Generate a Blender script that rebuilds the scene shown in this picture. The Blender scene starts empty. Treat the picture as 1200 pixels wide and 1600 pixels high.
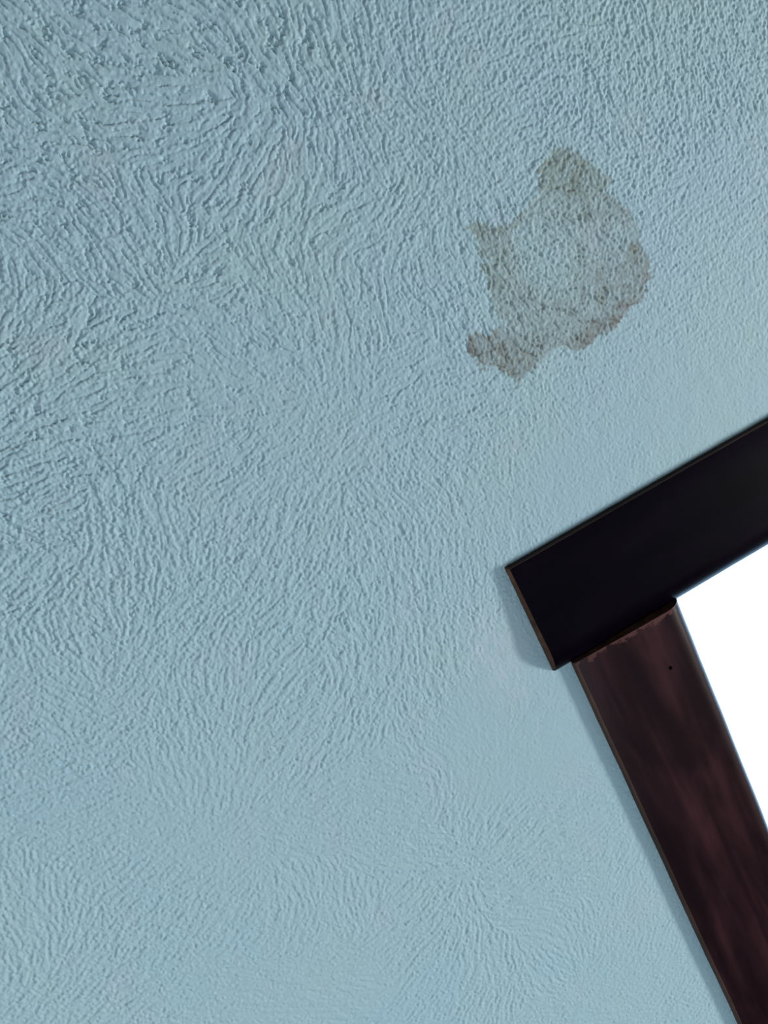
import bpy, bmesh, math
import numpy as np
from mathutils import Matrix, Vector

# World frame: X runs along the wall to the right, Z is up, Y goes into the wall
# (wall surface at y = 0, the room is at y < 0).  The top left corner of the
# window's head casing is at x = 0, z = ZH.
ZH = 2.30
scene = bpy.context.scene

# ------------------------------------------------------------------ camera
cam_data = bpy.data.cameras.new('camera')
cam_data.sensor_fit = 'VERTICAL'
cam_data.sensor_height = 24.0
cam_data.lens = 18.15
cam_data.clip_start = 0.02
cam = bpy.data.objects.new('camera', cam_data)
scene.collection.objects.link(cam)
right = Vector((0.87040885, -0.22861861, -0.43602977))
down = Vector((-0.47919143, -0.19016328, -0.85686259))
fwd = Vector((0.11297789, 0.95476251, -0.27507188))
m = Matrix.Identity(4)
for i in range(3):
    m[i][0] = right[i]; m[i][1] = -down[i]; m[i][2] = -fwd[i]
m.translation = Vector((-0.1383, -0.5860, ZH + 0.2617))
cam.matrix_world = m
scene.camera = cam

# ------------------------------------------------------------------ world, lights, exposure
world = bpy.data.worlds.new('overcast_sky'); scene.world = world
world.use_nodes = True
bg = world.node_tree.nodes['Background']
bg.inputs['Color'].default_value = (0.42, 0.69, 1.0, 1)
bg.inputs['Strength'].default_value = 5.0

def area(name, loc, target, sx, sy, power, col):
    d = bpy.data.lights.new(name, 'AREA'); d.shape = 'RECTANGLE'
    d.size = sx; d.size_y = sy; d.energy = power; d.color = col
    o = bpy.data.objects.new(name, d); scene.collection.objects.link(o)
    o.location = loc
    o.rotation_euler = (Vector(target) - Vector(loc)).to_track_quat('-Z', 'Y').to_euler()
    return o
# daylight of the window in the right-hand wall and an added fill light behind the camera
area('side_window_daylight', (3.62, -1.70, ZH - 1.30), (0.0, -1.70, ZH - 1.30), 0.50, 1.0, 208, (1.0, 0.98, 0.93))
area('rear_fill', (-1.0, -2.12, ZH - 0.80), (-1.0, 0.0, ZH - 0.80), 1.2, 1.1, 28, (0.82, 0.925, 1.0))

scene.cycles.sample_clamp_indirect = 0.6
scene.cycles.max_bounces = 5
scene.cycles.adaptive_threshold = 0.03
scene.cycles.diffuse_bounces = 3
scene.cycles.use_denoising = True
vs = scene.view_settings
vs.view_transform = 'Standard'; vs.look = 'None'; vs.exposure = 0.0; vs.gamma = 1.0
vs.use_curve_mapping = False

# ------------------------------------------------------------------ materials
def new_mat(name):
    mt = bpy.data.materials.new(name); mt.use_nodes = True
    nt = mt.node_tree
    return mt, nt, nt.nodes['Principled BSDF']
def node(nt, kind, **kw):
    n = nt.nodes.new(kind)
    for k, v in kw.items(): setattr(n, k, v)
    return n
def mixcol(nt, fac, a, b, blend='MIX'):
    n = node(nt, 'ShaderNodeMix', data_type='RGBA', blend_type=blend)
    for sock, v in ((n.inputs[0], fac), (n.inputs[6], a), (n.inputs[7], b)):
        if hasattr(v, 'node'): nt.links.new(v, sock)
        elif isinstance(v, (int, float)): sock.default_value = v
        else: sock.default_value = (*v, 1)
    return n.outputs[2]
def noise(nt, vec, scale, detail=3, rough=0.55, dist=0.0):
    n = node(nt, 'ShaderNodeTexNoise'); n.inputs['Scale'].default_value = scale
    n.inputs['Detail'].default_value = detail; n.inputs['Roughness'].default_value = rough
    n.inputs['Distortion'].default_value = dist
    nt.links.new(vec, n.inputs['Vector']); return n.outputs['Fac']
def ramp(nt, fac, stops):
    r = node(nt, 'ShaderNodeValToRGB'); e = r.color_ramp.elements
    while len(e) < len(stops): e.new(0.5)
    for s, (p, c) in zip(e, stops):
        s.position = p; s.color = (c, c, c, 1) if isinstance(c, (int, float)) else (*c, 1)
    nt.links.new(fac, r.inputs[0]); return r.outputs[0]
def objcoord(nt, scale=(1, 1, 1)):
    t = node(nt, 'ShaderNodeTexCoord'); mp = node(nt, 'ShaderNodeMapping')
    mp.inputs['Scale'].default_value = scale
    nt.links.new(t.outputs['Object'], mp.inputs['Vector']); return mp.outputs[0]

PAINT = (0.296, 0.425, 0.495)
def wall_paint():
    mt, nt, p = new_mat('pale_blue_wall_paint')
    co = objcoord(nt)
    # slow drift of the paint between greener and slightly pinker blue
    drift = ramp(nt, noise(nt, co, 7.0, 2), [(0.35, 0.0), (0.65, 1.0)])
    base = mixcol(nt, drift, PAINT, (0.305, 0.432, 0.476))
    pink = ramp(nt, noise(nt, co, 19.0, 3), [(0.56, 0.0), (0.72, 1.0)])
    pk = node(nt, 'ShaderNodeMath', operation='MULTIPLY'); pk.inputs[1].default_value = 0.35
    nt.links.new(pink, pk.inputs[0])
    base = mixcol(nt, pk.outputs[0], base, (0.350, 0.425, 0.475))
    def attr(nm):
        a = node(nt, 'ShaderNodeAttribute', attribute_name=nm); return a.outputs['Fac']
    pale = attr('repaint')
    base = mixcol(nt, pale, base, (0.352, 0.452, 0.512))
    # stain, its hue and small dirt specks come from mesh attributes
    hue = mixcol(nt, attr('stain_hue'), (0.170, 0.200, 0.172), (0.130, 0.098, 0.086))
    col = mixcol(nt, attr('stain'), base, hue)
    col = mixcol(nt, attr('speck'), col, (0.02, 0.025, 0.03))
    nt.links.new(col, p.inputs['Base Color'])
    p.inputs['Roughness'].default_value = 0.62
    p.inputs['Specular IOR Level'].default_value = 0.25
    b = node(nt, 'ShaderNodeBump'); b.inputs['Strength'].default_value = 0.35
    b.inputs['Distance'].default_value = 0.0004
    nt.links.new(noise(nt, co, 520.0, 3, 0.6), b.inputs['Height'])
    # where the mesh is coarse (away from the window corner) the stomped relief is carried by bump
    mp = node(nt, 'ShaderNodeMapping'); nt.links.new(co, mp.inputs['Vector'])
    mp.inputs['Rotation'].default_value = (0, math.radians(35), 0); mp.inputs['Scale'].default_value = (1, 1, 0.38)
    warp = node(nt, 'ShaderNodeTexNoise'); warp.inputs['Scale'].default_value = 9.0
    nt.links.new(co, warp.inputs['Vector'])
    mx = node(nt, 'ShaderNodeMix', data_type='VECTOR'); mx.inputs[0].default_value = 0.12
    nt.links.new(mp.outputs[0], mx.inputs[4]); nt.links.new(warp.outputs['Color'], mx.inputs[5])
    st = ramp(nt, noise(nt, mx.outputs[1], 300.0, 2, 0.5, 0.35), [(0.36, 0.0), (0.5, 0.75), (0.7, 1.0)])
    b2 = node(nt, 'ShaderNodeBump'); b2.inputs['Distance'].default_value = 0.0009
    nt.links.new(st, b2.inputs['Height']); nt.links.new(attr('coarse'), b2.inputs['Strength'])
    nt.links.new(b.outputs[0], b2.inputs['Normal'])
    nt.links.new(b2.outputs[0], p.inputs['Normal'])
    return mt
def wood(name, axis, dark, mid, rough, chip=None, spec=0.2):
    mt, nt, p = new_mat(name)
    sc = [70.0, 70.0, 70.0]; sc[axis] = 3.0
    co = objcoord(nt, tuple(sc))
    f1 = noise(nt, co, 1.0, 5, 0.6, 0.6)
    s2 = [22.0, 22.0, 22.0]; s2[axis] = 6.0
    co2 = objcoord(nt, tuple(s2))
    f2 = noise(nt, co2, 1.0, 3, 0.6, 0.4)
    col = mixcol(nt, ramp(nt, f1, [(0.3, 0.0), (0.72, 1.0)]), dark, mid)
    col = mixcol(nt, ramp(nt, f2, [(0.38, 0.75), (0.62, 0.0)]), col, tuple(c * 0.35 for c in dark))
    if chip:
        # varnish chipped away along the mitre under the head casing
        t = node(nt, 'ShaderNodeTexCoord'); s = node(nt, 'ShaderNodeSeparateXYZ')
        nt.links.new(t.outputs['Object'], s.inputs[0])
        nz = noise(nt, objcoord(nt), 95.0, 4, 0.65)
        ad = node(nt, 'ShaderNodeMath', operation='MULTIPLY_ADD')
        ad.inputs[1].default_value = 0.030; nt.links.new(nz, ad.inputs[0]); nt.links.new(s.outputs['Z'], ad.inputs[2])
        mr = node(nt, 'ShaderNodeMapRange'); mr.inputs[1].default_value = chip[0]; mr.inputs[2].default_value = chip[0] + 0.0016
        nt.links.new(ad.outputs[0], mr.inputs[0])
        col = mixcol(nt, mr.outputs[0], col, chip[1])
    nt.links.new(col, p.inputs['Base Color'])
    p.inputs['Roughness'].default_value = rough
    p.inputs['Specular IOR Level'].default_value = spec
    b = node(nt, 'ShaderNodeBump'); b.inputs['Strength'].default_value = 0.18; b.inputs['Distance'].default_value = 0.0006
    nt.links.new(f1, b.inputs['Height']); nt.links.new(b.outputs[0], p.inputs['Normal'])
    return mt
def plain(name, col, rough=0.7, spec=0.5):
    mt, nt, p = new_mat(name)
    co = objcoord(nt)
    f = noise(nt, co, 12.0, 3)
    nt.links.new(mixcol(nt, f, tuple(c * 0.9 for c in col), tuple(min(1, c * 1.1) for c in col)), p.inputs['Base Color'])
    p.inputs['Roughness'].default_value = rough
    p.inputs['Specular IOR Level'].default_value = spec
    return mt
def glass():
    mt, nt, p = new_mat('window_glass')
    out = nt.nodes['Material Output']; nt.nodes.remove(p)
    tr = node(nt, 'ShaderNodeBsdfTransparent'); gl = node(nt, 'ShaderNodeBsdfGlossy')
    gl.inputs['Roughness'].default_value = 0.02
    lw = node(nt, 'ShaderNodeLayerWeight'); lw.inputs['Blend'].default_value = 0.5
    fr = node(nt, 'ShaderNodeMath', operation='POWER'); fr.inputs[1].default_value = 5.0
    nt.links.new(lw.outputs['Facing'], fr.inputs[0])
    mx = node(nt, 'ShaderNodeMixShader')
    nt.links.new(fr.outputs[0], mx.inputs[0]); nt.links.new(tr.outputs[0], mx.inputs[1]); nt.links.new(gl.outputs[0], mx.inputs[2])
    nt.links.new(mx.outputs[0], out.inputs['Surface'])
    return mt
M_WALL = wall_paint()
M_HEAD = wood('near_black_wood', 0, (0.0013, 0.0007, 0.0036), (0.0042, 0.0019, 0.0050), 0.32, spec=0.05)  # head casing coloured darker than the side casing
M_SIDE = wood('dark_walnut_stained_wood', 2, (0.0120, 0.0050, 0.0080), (0.0470, 0.0170, 0.0205), 0.32,
              chip=(-0.0968, (0.075, 0.032, 0.030)), spec=0.12)
M_EDGE = wood('worn_brown_board_edge', 2, (0.060, 0.033, 0.028), (0.115, 0.062, 0.048), 0.6, spec=0.15)
M_HEDGE = wood('worn_dark_board_edge', 0, (0.012, 0.007, 0.007), (0.030, 0.016, 0.013), 0.6, spec=0.15)
M_END = wood('raw_end_grain', 1, (0.075, 0.038, 0.027), (0.135, 0.072, 0.050), 0.7, spec=0.1)
M_HOLE = plain('dark_hole', (0.0012, 0.001, 0.0012), 1.0, 0.0)
M_GLASS = glass()
M_ROOM = plain('pale_room_paint', (0.34, 0.38, 0.40))
M_CEIL = plain('dark_ceiling_boards', (0.12, 0.11, 0.10))
M_FLOOR = wood('brown_floor_boards', 0, (0.035, 0.02, 0.014), (0.07, 0.042, 0.03), 0.5)

# ------------------------------------------------------------------ helpers
def link_mesh(name, verts, faces, mats, parent=None, smooth=True, fmat=None):
    me = bpy.data.meshes.new(name)
    me.from_pydata(verts, [], faces)
    for mt in mats: me.materials.append(mt)
    if fmat is not None: me.polygons.foreach_set('material_index', fmat)
    me.polygons.foreach_set('use_smooth', [smooth] * len(faces))
    me.update()
    o = bpy.data.objects.new(name, me); scene.collection.objects.link(o)
    if parent is not None: o.parent = parent
    return o
def box(name, lo, hi, mat, parent=None, bevel=0.0):
    bm = bmesh.new(); bmesh.ops.create_cube(bm, size=1.0)
    for v in bm.verts:
        v.co = Vector([lo[i] + (v.co[i] + 0.5) * (hi[i] - lo[i]) for i in range(3)])
    if bevel: bmesh.ops.bevel(bm, geom=bm.edges[:], offset=bevel, segments=2, affect='EDGES')
    me = bpy.data.meshes.new(name); bm.to_mesh(me); bm.free(); me.materials.append(mat)
    o = bpy.data.objects.new(name, me); scene.collection.objects.link(o)
    if parent is not None: o.parent = parent
    return o
def struct(o, label, cat):
    o['kind'] = 'structure'; o['label'] = label; o['category'] = cat
    return o

# ------------------------------------------------------------------ stomped plaster relief
# brush direction of the plaster, sampled over the wall: x mm, z mm (from the casing corner), degrees
ORIENT = """-125,498,106 -142,492,103 -126,482,109 -150,471,93 -119,463,113 -97,470,133 -82,456,133 -55,462,125 -45,437,133 -32,444,115 -8,443,91 16,434,87
43,419,78 68,408,69 72,385,92 24,400,85 -3,407,101 41,375,97 -103,452,140 -129,454,115 -75,426,153 -103,435,154 -77,407,162 -100,399,175 -70,393,175
-51,365,27 -69,350,30 -39,359,36 -33,343,46 -8,341,54 -39,378,22 -73,370,8 -18,312,8 6,306,3 -41,318,41 17,349,74 45,341,97 -166,453,74 -156,440,131
-156,424,136 -132,426,149 -183,418,0 -180,399,175 -162,400,113 -153,374,102 -138,376,97 -168,358,101 -154,332,107 -107,371,81 -113,351,71 -133,342,91
-195,375,123 -218,368,73 -226,324,22 -207,325,22 -216,310,18 -192,308,8 -175,295,178 -151,293,176 -213,289,8 -248,297,13 -232,346,31 -131,302,107
-130,277,115 -122,253,118 -105,304,8 -70,273,93 -49,283,83 -36,267,78 -74,295,104 -114,314,3 -175,269,158 -196,260,165 -229,246,152 -190,226,162
-163,227,163 -252,248,152 -259,278,3 -283,255,173 -284,229,178 -228,204,69 -179,199,7 -159,188,7 -125,180,12 -128,143,32 -77,166,17 -46,194,73
-25,236,73 -136,229,148 -111,227,133 98,405,75 106,389,42 93,363,98 76,351,114 93,307,98 70,283,32 46,279,32 59,248,97 76,224,97 102,206,108
104,236,98 68,196,86 90,180,97 124,163,145 149,179,146 183,216,129 172,231,120 159,268,17 179,313,8 177,333,3 217,307,69 221,343,154 299,322,80
332,299,99 336,262,104 305,260,87 232,231,2 264,190,17 298,163,17 286,130,6 242,134,2 240,95,1 205,89,1 119,109,167 83,99,87 76,55,87 51,121,172
-10,142,172 17,150,167 -15,178,172 -30,112,94 -55,97,108 134,336,13 155,369,175 253,311,79 246,265,102 -309,211,117 -327,183,12 -323,164,22
-326,126,86 -312,123,87 -263,134,65 -229,166,79 -198,137,51 -178,102,32 -154,94,37 -167,59,27 -183,62,17 -240,91,12 -232,55,52 -283,81,32 -272,43,70
-282,5,70 -291,-16,68 -267,-19,52 -241,-36,27 -215,-19,11 -213,6,33 -178,16,11 -161,5,100 -150,-21,33 -175,-45,43 -214,-74,17 -246,-67,22
-217,-115,168 -188,-120,145 -214,-146,150 -261,-106,150 -304,-54,70 -270,-57,33 -316,-5,87 -373,20,163 -402,34,169 -423,9,169 -396,9,169 -379,-9,157
-368,-37,168 -402,-47,180 -381,-69,5 -360,-63,11 -397,-86,11 -429,-84,42 -439,-54,67 -447,-14,67 -480,-59,79 -474,-85,63 -454,-116,32 -425,-116,17
-399,-121,17 -376,-101,17 -444,-169,5 -421,-180,178 -427,-159,5 -410,-213,159 -385,-201,156 -352,-219,156 -336,-248,148 -294,-290,141 -299,-237,165
-309,-174,33 -302,-195,43 -337,-168,22 -329,-122,11 -289,-159,87 -271,-172,75 -257,-205,76 -228,-212,54 -327,-66,156 -309,-85,179 -480,-132,17
-378,99,22 -352,82,114 -326,53,1 -74,60,78 -69,32,66 -70,-6,74 -111,-39,69 -90,-73,92 -108,-110,109 -111,-158,69 -132,-189,65 -117,-184,50
-109,-197,34 -87,-205,22 -90,-242,4 -88,-283,177 -93,-263,178 -48,-209,156 -45,-234,161 -26,-271,172 -10,-266,178 -66,-315,160 -50,-327,154
-72,-344,92 -58,-363,46 -102,-330,138 -130,-300,154 -156,-210,150 -180,-193,147 -176,-158,161 -204,-190,144 -199,-233,16 -228,-251,4 -188,-265,10
-221,-289,10 -194,-319,55 -181,-320,55 -166,-332,78 -170,-372,51 -216,-335,34 -251,-324,22 -133,-384,103 -137,-425,163 -96,-468,163 -61,-440,35
-30,-402,47 -25,-320,46 -53,-284,166 -174,-276,82"""
# depth of the relief: x mm, z mm, crease / pebble / ridge strength in percent
RELIEF = """-126,474,100,30,30 -47,434,100,30,30 17,416,110,30,30 -164,396,90,50,30 -87,362,90,40,30 -26,335,70,40,40 -199,297,90,50,50 -140,267,50,40,30
-158,325,90,60,40 -267,256,90,60,50 -179,199,50,50,40 -79,184,25,50,30 -42,255,50,40,40 67,364,50,70,27 143,356,30,70,27 214,327,35,82,33
315,286,40,70,44 237,244,30,70,33 307,187,20,47,27 73,266,45,59,22 134,212,45,70,22 110,159,50,59,22 226,142,20,47,27 271,92,10,35,16 193,60,5,23,5
248,31,3,17,5 128,58,10,29,8 119,109,20,47,16 26,40,20,41,11 83,27,5,23,5 0,114,40,59,22 -81,70,40,50,50 -137,72,40,50,70 -222,122,40,60,70
-301,168,60,60,70 -352,82,30,50,60 -273,31,30,50,60 -191,-8,40,30,70 -106,-42,30,40,60 -50,-98,5,20,10 -58,-143,8,20,20 -182,-132,15,30,70
-313,-41,15,30,50 -407,-9,15,40,70 -411,-112,20,40,90 -343,-202,10,30,70 -247,-198,15,30,70 -175,-251,20,30,90 -77,-259,20,20,100 -86,-359,10,30,60
-30,-402,5,30,40 -5,-254,10,20,60 -6,-177,2,15,15 -165,-376,15,30,80 -323,-283,10,20,60 -46,18,30,50,40 -131,139,40,50,50"""
STAIN = """158.3,273.0 168.5,279.5 179.1,278.8 187.5,272.8 197.7,262.1 202.6,251.9 206.6,241.3 203.9,235.2 198.2,232.8 207.9,224.4 215.5,215.2 216.1,204.9
214.4,193.9 212.9,181.0 215.7,171.1 215.0,164.5 207.1,152.5 198.7,144.2 184.9,142.0 171.4,137.9 156.6,135.4 142.1,133.6 130.0,132.5 118.9,142.5
108.1,144.2 93.3,141.0 82.3,137.7 71.1,129.9 69.5,138.8 66.7,149.1 54.2,154.5 50.3,166.1 52.6,178.8 52.1,189.4 59.6,185.7 68.8,177.8 81.7,181.7
80.1,196.2 83.0,208.3 88.6,232.1 89.0,248.2 83.3,258.9 92.5,259.5 101.6,252.1 112.1,247.3 126.3,250.6 135.7,251.2 148.4,255.1"""
BLOBS = """182.3,260.9,21.4,0.85,0.0 199.0,239.0,8.2,0.80,0.0 88.8,255.5,9.9,0.90,0.0 98.1,240.8,13.2,0.65,0.1 95.1,222.5,14.8,0.60,0.1 58.8,172.3,14.8,0.85,0.5
80.0,149.5,13.2,0.85,0.5 105.7,147.3,11.5,0.60,0.5 180.0,144.4,9.1,1.30,1.0 163.6,138.1,8.2,1.00,0.9 141.5,136.6,9.9,0.90,0.7 124.9,138.6,8.2,0.80,0.7
207.5,168.0,11.5,0.85,0.5 198.2,155.0,11.5,0.70,0.6 174.8,164.4,19.8,0.60,0.4 130.4,168.4,24.7,0.50,0.3 134.1,202.5,19.8,0.12,0.0
129.8,226.1,14.8,0.20,0.0 192.5,223.9,13.2,0.55,0.2 210.1,216.0,8.2,0.60,0.4 183.0,201.6,16.5,0.38,0.1 156.2,235.4,14.8,0.40,0.0
128.1,246.5,6.6,0.60,0.0 99.3,183.5,19.8,0.50,0.3 154.5,192.9,9.9,0.40,0.2"""
SPECKS = """149.4,194.5,0.8 212.8,156.5,0.8 37.3,187.9,0.9 44.9,174.9,0.6 131.7,124.7,0.7 70.8,130.0,0.6 -342.6,86.3,0.7 316.2,241.4,0.8
296.5,176.8,0.6 170.8,68.1,0.7 225.1,123.1,0.6 124.0,383.2,0.6 314.9,226.5,0.6 -8.8,-415.3,0.8 -201.4,137.5,0.7"""
def table(s): return np.array([[float(v) for v in t.split(',')] for t in s.split()])
ORIENT, RELIEF, STAIN, BLOBS, SPECKS = map(table, (ORIENT, RELIEF, STAIN, BLOBS, SPECKS))

class Field:
    step = 0.0006; x0, x1, z0, z1 = -0.64, 0.48, -0.72, 0.60
    def __init__(s):
        s.nx, s.nz = 1875, 2200
        s.fx = np.fft.rfftfreq(s.nx, s.step)[None].astype(np.float32)
        s.fz = np.fft.fftfreq(s.nz, s.step)[:, None].astype(np.float32)
        s.fr2 = s.fx ** 2 + s.fz ** 2
        cs = 12; s.cs = cs
        s.GX, s.GZ = np.meshgrid(s.x0 + np.arange(0, s.nx + 2 * cs, cs) * s.step,
                                 s.z0 + np.arange(0, s.nz + 2 * cs, cs) * s.step)
        A = s.blend(ORIENT, np.exp(2j * np.radians(ORIENT[:, 2])), 0.015)
        warp = s.iso(0.016, 0.06, 77)
        A = s.up(A) * np.exp(2j * WARP * warp)
        s.ang = (np.angle(A) / 2) % np.pi
    def blend(s, tab, vals, sig):
        acc = np.zeros(s.GX.shape, vals.dtype); wt = np.zeros(s.GX.shape)
        for (x, z), v in zip(tab[:, :2] * 0.001, vals):
            d2 = (s.GX - x) ** 2 + (s.GZ - z) ** 2
            w = np.exp(-d2 / (2 * sig ** 2)) + 1e-3 * np.exp(-d2 / (2 * (5 * sig) ** 2)) + 1e-9 / (d2 + 1e-4)
            acc += w * v; wt += w
        return acc / wt
    def up(s, C):
        xi = np.arange(s.nx) / s.cs; zi = np.arange(s.nz) / s.cs
        i = zi.astype(int); j = xi.astype(int); fi = (zi - i)[:, None]; fj = (xi - j)[None]
        return C[i][:, j] * (1 - fi) * (1 - fj) + C[i + 1][:, j] * fi * (1 - fj) + C[i][:, j + 1] * (1 - fi) * fj + C[i + 1][:, j + 1] * fi * fj
    def white(s, seed):
        return np.fft.rfft2(np.random.default_rng(seed).standard_normal((s.nz, s.nx), dtype=np.float32))
    def iso(s, lo, hi, seed):
        F = np.exp(-s.fr2 * lo * lo * 2) * (1 - np.exp(-s.fr2 * hi * hi * 2))
        g = np.fft.irfft2(s.white(seed) * F, (s.nz, s.nx)); return (g / g.std()).astype(np.float32)
    def oriented(s, wl, bw, elong, seed, K=14):
        n = s.white(seed); out = np.zeros((s.nz, s.nx), np.float32); t = s.ang / np.pi * K
        for k in range(K):
            c, sn = math.cos(k * math.pi / K), math.sin(k * math.pi / K)
            par = s.fx * c + s.fz * sn; per = s.fz * c - s.fx * sn
            F = np.exp(-((np.abs(per) - 1 / wl) / (bw / wl)) ** 2 / 2 - (par * elong * wl) ** 2 * 2)
            g = np.fft.irfft2(n * F, (s.nz, s.nx)); g /= g.std()
            d = np.abs((t - k + K / 2) % K - K / 2)
            out += (np.clip(1 - d, 0, 1) * g).astype(np.float32)
        return out
WARP = 0.10
fld = Field()
def crease(g, w): return np.exp(-np.abs(g) / w)
g1 = fld.oriented(0.0108, 0.50, 1.7, 1)
g2 = fld.oriented(0.0056, 0.40, 1.1, 2)
g3 = fld.oriented(0.0070, 0.55, 1.6, 4)
pebble = fld.iso(0.0022, 0.006, 6)
fine = fld.iso(0.0010, 0.0028, 3)
broad = fld.iso(0.012, 0.05, 5)
mod = fld.iso(0.008, 0.03, 8)
C = fld.up(fld.blend(RELIEF, RELIEF[:, 2] / 100, 0.025)).astype(np.float32)
P = fld.up(fld.blend(RELIEF, RELIEF[:, 3] / 100, 0.025)).astype(np.float32)
R = fld.up(fld.blend(RELIEF, RELIEF[:, 4] / 100, 0.025)).astype(np.float32)
ga = g1 + 0.24 * pebble
gb = g2 + 0.48 * pebble
groove = C * 1.60 * crease(ga, 0.22) * np.clip(0.62 + 0.45 * mod, 0.05, 1.3) \
    + (0.16 * C + 0.40 * P) * crease(gb, 0.28) * np.clip(0.55 - 0.4 * mod, 0.05, 1.2)
streak = np.clip(g3 + 0.25 * pebble - 0.55, 0, 1.3) * np.clip(0.8 + 0.5 * mod, 0.1, 1.5)
height = -groove - R * 0.10 * streak + C * 0.16 * np.tanh(1.5 * ga) + R * 0.20 * np.tanh(1.4 * g3 + 0.35 * pebble) + R * 0.08 * np.tanh(1.2 * g2) \
    + P * 0.19 * pebble + (0.022 + 0.02 * P) * fine + 0.10 * broad * (0.3 + 0.7 * C)
height *= 0.00175
height -= float(np.median(height))

# ------------------------------------------------------------------ the water stain's shape
def stain_masks():
    X = fld.x0 + np.arange(fld.nx) * fld.step; Z = fld.z0 + np.arange(fld.nz) * fld.step
    j0, j1 = np.searchsorted(X, [0.02, 0.25]); i0, i1 = np.searchsorted(Z, [0.10, 0.31])
    x, z = np.meshgrid(X[j0:j1] * 1000, Z[i0:i1] * 1000)
    x = x + 1.1 * pebble[i0:i1, j0:j1] + 1.4 * mod[i0:i1, j0:j1]
    z = z + 1.1 * g2[i0:i1, j0:j1] * 0.6 + 1.2 * broad[i0:i1, j0:j1]
    inside = np.zeros(x.shape, bool); dist = np.full(x.shape, 1e9)
    n = len(STAIN)
    for k in range(n):
        (ax, az), (bx, bz) = STAIN[k], STAIN[(k + 1) % n]
        t = ((az > z) != (bz > z))
        inside ^= t & (x < (bx - ax) * (z - az) / (bz - az + 1e-9) + ax)
        tt = np.clip(((x - ax) * (bx - ax) + (z - az) * (bz - az)) / ((bx - ax) ** 2 + (bz - az) ** 2), 0, 1)
        dist = np.minimum(dist, np.hypot(x - ax - tt * (bx - ax), z - az - tt * (bz - az)))
    sd = np.where(inside, dist, -dist)
    acc = np.zeros(x.shape); hue = np.zeros(x.shape); wt = np.full(x.shape, 1e-6)
    for bx, bz, r, s, h in BLOBS:
        w = np.exp(-((x - bx) ** 2 + (z - bz) ** 2) / (2 * (0.6 * r) ** 2)) + 1e-4
        acc += w * s; hue += w * h; wt += w
    inten = acc / wt; hue = hue / wt
    edge = np.clip((sd + 1.0) / 2.3, 0, 1)
    rim = np.exp(-(np.clip(sd, 0, None) / 3.0) ** 2)
    a = edge * (inten * 0.80 + 0.10 * rim)
    a *= np.clip(0.82 + 0.85 * groove[i0:i1, j0:j1] + 0.12 * pebble[i0:i1, j0:j1] + 0.12 * mod[i0:i1, j0:j1], 0.25, 2.0)   # dirt sits in the grooves
    S = np.zeros((fld.nz, fld.nx), np.float32); H = S.copy(); I = S.copy()
    S[i0:i1, j0:j1] = np.clip(a, 0, 0.95); H[i0:i1, j0:j1] = np.clip(hue, 0, 1); I[i0:i1, j0:j1] = sd > -1.2
    D = np.zeros_like(S)
    for sx, sz, r in SPECKS:
        i = (sz * 0.001 - fld.z0) / fld.step; j = (sx * 0.001 - fld.x0) / fld.step
        ii, jj = np.mgrid[int(i) - 6:int(i) + 7, int(j) - 6:int(j) + 7]
        rr = r * 0.001 / fld.step
        D[ii, jj] = np.maximum(D[ii, jj], 0.8 * np.exp(-((ii - i) ** 2 + (jj - j) ** 2) / (rr * rr)))
    # a paler rubbed and repainted patch left of the casing
    x, z = np.meshgrid(X * 1000, Z * 1000)
    a, b = (x + 38) / 27, (z + 65) / 46
    Q = 0.85 * np.exp(-(a ** 2 + b ** 2) ** 2) * np.clip(0.75 + 0.3 * mod + 0.2 * pebble, 0, 1.2)
    return S, H, I, D, Q.astype(np.float32)
S_MASK, S_HUE, S_IN, SPECK, PALE = stain_masks()

def sample(F, x, z):
    j = np.clip((x - fld.x0) / fld.step, 0, fld.nx - 2.001); i = np.clip((z - fld.z0) / fld.step, 0, fld.nz - 2.001)
    a = i.astype(int); b = j.astype(int); fi = i - a; fj = j - b
    return F[a, b] * (1 - fi) * (1 - fj) + F[a + 1, b] * fi * (1 - fj) + F[a, b + 1] * (1 - fi) * fj + F[a + 1, b + 1] * fi * fj

# ------------------------------------------------------------------ wall_back: fine mesh where the relief matters, coarser around it
WX0, WX1, WZ0, WZ1 = -2.0, 3.7, -ZH, 0.70
NU, NV = 990, 1320
TL, TR, BR, BL = map(np.array, ((-0.148, 0.532), (0.414, 0.318), (0.065, -0.660), (-0.564, -0.136)))
u = np.linspace(0, 1, NU)[None, :, None]; v = np.linspace(0, 1, NV)[:, None, None]
core = TL * (1 - u) * (1 - v) + TR * u * (1 - v) + BR * u * v + BL * (1 - u) * v
core_id = np.arange(NU * NV).reshape(NV, NU)
# border loop of the fine patch and matching loop on the wall's outline
loop = np.concatenate([core_id[0, :-1], core_id[:-1, -1], core_id[-1, :0:-1], core_id[:0:-1, 0]])
cxy = core.reshape(-1, 2)[loop]
ctr = (TL + TR + BR + BL) / 4
ray = cxy - ctr                                            # outline point on the ray from the patch centre
tx = np.where(ray[:, 0] > 0, WX1 - ctr[0], WX0 - ctr[0]) / np.where(np.abs(ray[:, 0]) < 1e-9, 1e-9, ray[:, 0])
tz = np.where(ray[:, 1] > 0, WZ1 - ctr[1], WZ0 - ctr[1]) / np.where(np.abs(ray[:, 1]) < 1e-9, 1e-9, ray[:, 1])
outer = ctr + ray * np.minimum(np.abs(tx), np.abs(tz))[:, None]
for c in ((WX0, WZ1), (WX1, WZ1), (WX1, WZ0), (WX0, WZ0)):
    outer[np.argmin(np.hypot(*(outer - np.array(c)).T))] = c
NR = 34
ts = 0.0006 * (1.27 ** np.arange(1, NR + 1) - 1) / 0.27; ts = ts / ts[-1]
rings = [cxy + (outer - cxy) * t for t in ts]
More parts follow.
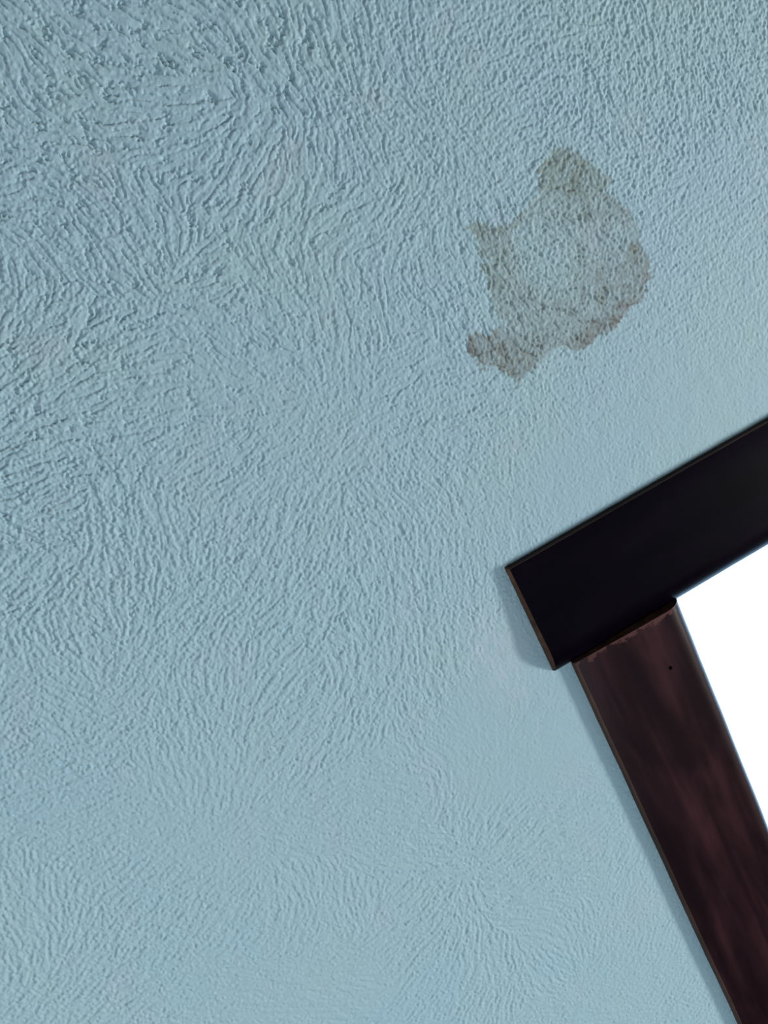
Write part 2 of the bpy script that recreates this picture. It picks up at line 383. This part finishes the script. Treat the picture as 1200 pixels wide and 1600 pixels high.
pts = np.concatenate([core.reshape(-1, 2)] + rings)
nl = len(loop)
h = sample(height, np.clip(pts[:, 0], fld.x0, fld.x1), np.clip(pts[:, 1], fld.z0, fld.z1))
fade = np.ones(len(pts)); k0 = NU * NV
for k, t in enumerate(ts):
    fade[k0 + k * nl:k0 + (k + 1) * nl] = max(0.0, 1 - k / 14)
h = h * fade
coarse = (0.8 * (1 - fade)).astype(np.float32)
verts = np.empty((len(pts), 3), np.float32)
verts[:, 0] = pts[:, 0]; verts[:, 1] = -h; verts[:, 2] = pts[:, 1] + ZH
q = np.stack([core_id[:-1, :-1], core_id[1:, :-1], core_id[1:, 1:], core_id[:-1, 1:]], -1).reshape(-1, 4)
prev = loop; ring_q = []
for k in range(NR):
    cur = k0 + k * nl + np.arange(nl)
    ring_q.append(np.stack([prev, np.roll(prev, -1), np.roll(cur, -1), cur], -1)); prev = cur
quads = np.concatenate([q] + ring_q)
OX0, OX1, OZ0, OZ1 = 0.118, 1.02, -1.25, -0.094            # clear opening of the window
cen = pts[quads].mean(1)
hole = (cen[:, 0] > OX0 - 0.045) & (cen[:, 0] < OX1 + 0.045) & (cen[:, 1] > OZ0 - 0.03) & (cen[:, 1] < OZ1 + 0.045)
quads = quads[~hole]; cen = cen[~hole]
in_box = (cen[:, 0] > fld.x0) & (cen[:, 0] < fld.x1) & (cen[:, 1] > fld.z0) & (cen[:, 1] < fld.z1)
is_stain = np.zeros(len(quads), bool)
is_stain[in_box] = sample(S_IN, cen[in_box, 0], cen[in_box, 1]) > 0.5

def grid_mesh(name, faces, parent=None):
    used, inv = np.unique(faces, return_inverse=True)
    vv = verts[used]; ff = inv.reshape(-1, 4).astype(np.int32)
    me = bpy.data.meshes.new(name)
    me.vertices.add(len(vv)); me.vertices.foreach_set('co', vv.ravel())
    me.loops.add(ff.size); me.loops.foreach_set('vertex_index', ff.ravel())
    me.polygons.add(len(ff))
    me.polygons.foreach_set('loop_start', np.arange(0, ff.size, 4, dtype=np.int32))
    me.polygons.foreach_set('use_smooth', np.ones(len(ff), bool))
    px, pz = pts[used, 0], pts[used, 1]
    for nm, F in (('stain', S_MASK), ('stain_hue', S_HUE), ('speck', SPECK), ('repaint', PALE)):
        a = me.attributes.new(nm, 'FLOAT', 'POINT')
        inb = (px > fld.x0) & (px < fld.x1) & (pz > fld.z0) & (pz < fld.z1)
        val = np.zeros(len(px), np.float32); val[inb] = sample(F, px[inb], pz[inb])
        a.data.foreach_set('value', val)
    a = me.attributes.new('coarse', 'FLOAT', 'POINT'); a.data.foreach_set('value', coarse[used])
    me.materials.append(M_WALL)
    me.update(calc_edges=True)
    o = bpy.data.objects.new(name, me); scene.collection.objects.link(o)
    if parent is not None: o.parent = parent
    return o
wall = grid_mesh('wall_back', quads[~is_stain])
struct(wall, 'pale blue stomp-textured plaster wall around the dark window casing', 'wall')
stain = grid_mesh('water_stain', quads[is_stain], wall)
stain['label'] = 'irregular greyish brown water stain on the pale blue plaster'

# ------------------------------------------------------------------ rest of the room (behind and beside the camera)
RD = -2.2
struct(box('floor', (WX0, RD, -0.05), (WX1, 0, 0), M_FLOOR), 'brown board floor of the room below the window', 'floor')
struct(box('ceiling', (WX0, RD, ZH + WZ1), (WX1, 0, ZH + WZ1 + 0.05), M_CEIL), 'plain dark ceiling above the textured wall', 'ceiling')
struct(box('wall_left', (WX0 - 0.05, RD, 0), (WX0, 0, ZH + WZ1), M_ROOM), 'plain pale wall at the left end of the room', 'wall')
struct(box('wall_right', (WX1, RD, 0), (WX1 + 0.05, 0, ZH + WZ1), M_ROOM), 'plain pale wall at the right end of the room', 'wall')
struct(box('wall_rear', (WX0, RD - 0.05, 0), (WX1, RD, ZH + WZ1), M_ROOM), 'plain pale wall opposite the textured wall', 'wall')

# ------------------------------------------------------------------ window_1
win = bpy.data.objects.new('window_1', None); scene.collection.objects.link(win)
win.location = (0, 0, ZH)
struct(win, 'window with dark wooden head and side casing and a blown-out white pane', 'window')

def board(name, profile, axis, a0, a1, seg, parent, mats, side_of, cap_mat, seed, wob=0.00035, worn_end=False):
    """profile: closed list of (p, y); extruded along axis from a0 to a1; slightly uneven like a hand-planed board."""
    rng = np.random.default_rng(seed)
    n = len(profile); vs_, fs, fm = [], [], []
    w = np.convolve(rng.standard_normal(seg + 9), np.ones(5) / 5, 'same')
    for k in range(seg + 1):
        t = a0 + (a1 - a0) * k / seg
        for i, (p, y) in enumerate(profile):
            pp = p + wob * w[k + 2]; yy = y
            if worn_end and k == 0: yy = min(0.004, y + 0.0019)
            if worn_end and k == 1: t = a0 + 0.0022
            vs_.append((t, yy, pp) if axis == 'x' else (pp, yy, t))
    for k in range(seg):
        for i in range(n):
            j = (i + 1) % n
            fs.append((k * n + i, k * n + j, (k + 1) * n + j, (k + 1) * n + i)); fm.append(cap_mat if worn_end and k == 0 else side_of(i))
    fs.append(tuple(range(n))); fm.append(cap_mat)
    fs.append(tuple(range(seg * n, seg * n + n))[::-1]); fm.append(cap_mat)
    o = link_mesh(name, vs_, fs, mats, parent, True, fm)
    bm = bmesh.new(); bm.from_mesh(o.data); bmesh.ops.recalc_face_normals(bm, faces=bm.faces)
    for e in bm.edges:
        if len(e.link_faces) == 2 and e.calc_face_angle(0) > math.radians(32): e.smooth = False
    bm.to_mesh(o.data); bm.free()
    return o
def ellipse(pc, yc, rp, ry, a0, a1, n):
    return [(pc + rp * math.cos(a), yc - ry * math.sin(a)) for a in np.radians(np.linspace(a0, a1, n))]
TH, TS, TI = 0.0115, 0.0075, 0.0115     # board thickness: head casing, side casing at its outer and inner edge
# head casing: profile in (z, y); square worn top edge, rounded over towards the opening
hp = [(0.0, 0.004), (0.0, -0.0046), (-0.0004, -0.0055), (-0.0014, -0.0060)]      # thinner along the top
hp += [(-0.03, -0.0078), (-0.06, -0.0098), (-0.0800, -TH)]
RH, RS = 0.0350, 0.0178          # radius of the crowned edge towards the opening
hp += [(-0.1085 + RH * (math.sin(math.radians(46)) - math.sin(a)), -TH + RH * (1 - math.cos(a))) for a in np.radians(np.linspace(0, 46, 15))]
hp += [(-0.1085, 0.004)]
head = board('head_casing', hp, 'x', 0.0, 1.14, 90, win, [M_HEAD, M_HEDGE, M_END],
             lambda i: 1 if i in (0, 1, 2) else 0, 2, 11, worn_end=True)
head['label'] = 'near-black head casing board'
# side casings: profile in (x, y)
sp = [(0.0178, 0.004), (0.0178, -TS + 0.0024), (0.0186, -TS + 0.0009), (0.0205, -TS), (0.05, -0.0088), (0.08, -0.0106), (0.1100, -TI)]
sp += [(0.1300 + RS * (math.sin(a) - math.sin(math.radians(68))), -TI + RS * (1 - math.cos(a))) for a in np.radians(np.linspace(0, 68, 16))]
sp += [(0.1300, 0.004)]
side = board('side_casing', sp, 'z', -1.24, -0.1080, 90, win, [M_SIDE, M_EDGE],
             lambda i: 1 if i in (0, 1, 2) else 0, 1, 12)
side['label'] = 'dark brown stained side casing with chipped varnish at its top'
sp2 = [(1.14 - p, y) for p, y in sp]
board('side_casing', sp2, 'z', -1.24, -0.1080, 40, win, [M_SIDE, M_EDGE], lambda i: 1 if i in (0, 1, 2) else 0, 1, 13)
# nail holes punched into the casing
def nail_hole(x, z, r):
    n = 10; vs_ = []; fs = []
    for ring, (rr, yy) in enumerate(((r, -0.0114), (r * 0.8, -0.01143), (r * 0.35, -0.0114))):
        for k in range(n):
            a = 2 * math.pi * k / n; vs_.append((x + rr * math.cos(a), yy, z + 1.25 * rr * math.sin(a)))
    vs_.append((x, -0.01138, z))
    for ring in (0, 1):
        for k in range(n):
            fs.append((ring * n + k, ring * n + (k + 1) % n, (ring + 1) * n + (k + 1) % n, (ring + 1) * n + k))
    for k in range(n): fs.append((2 * n + k, 2 * n + (k + 1) % n, 3 * n))
    return link_mesh('nail_hole', vs_, fs, [M_HOLE], side)
nail_hole(0.0957, -0.1590, 0.0016)
# lining, sash, pane and sill of the opening
def bar(name, lo, hi, mat, parent=win): return box(name, lo, hi, mat, parent, 0.0012)
bar('jamb', (OX0 - 0.05, 0.004, OZ0 - 0.03), (OX0, 0.14, OZ1 + 0.05), M_SIDE)
bar('jamb', (OX1, 0.004, OZ0 - 0.03), (OX1 + 0.05, 0.14, OZ1 + 0.05), M_SIDE)
bar('jamb', (OX0, 0.004, OZ1), (OX1, 0.14, OZ1 + 0.05), M_SIDE)
bar('sill', (OX0 - 0.13, -0.06, OZ0 - 0.03), (OX1 + 0.13, 0.14, OZ0), M_SIDE)
sash = bar('sash', (OX0, 0.08, OZ0), (OX0 + 0.03, 0.11, OZ1), M_SIDE)
bar('sash', (OX1 - 0.03, 0.08, OZ0), (OX1, 0.11, OZ1), M_SIDE)
bar('sash', (OX0 + 0.03, 0.08, OZ1 - 0.03), (OX1 - 0.03, 0.11, OZ1), M_SIDE)
bar('sash', (OX0 + 0.03, 0.08, OZ0), (OX1 - 0.03, 0.11, OZ0 + 0.04), M_SIDE)
box('pane', (OX0 + 0.028, 0.093, OZ0 + 0.038), (OX1 - 0.028, 0.097, OZ1 - 0.028), M_GLASS, win)
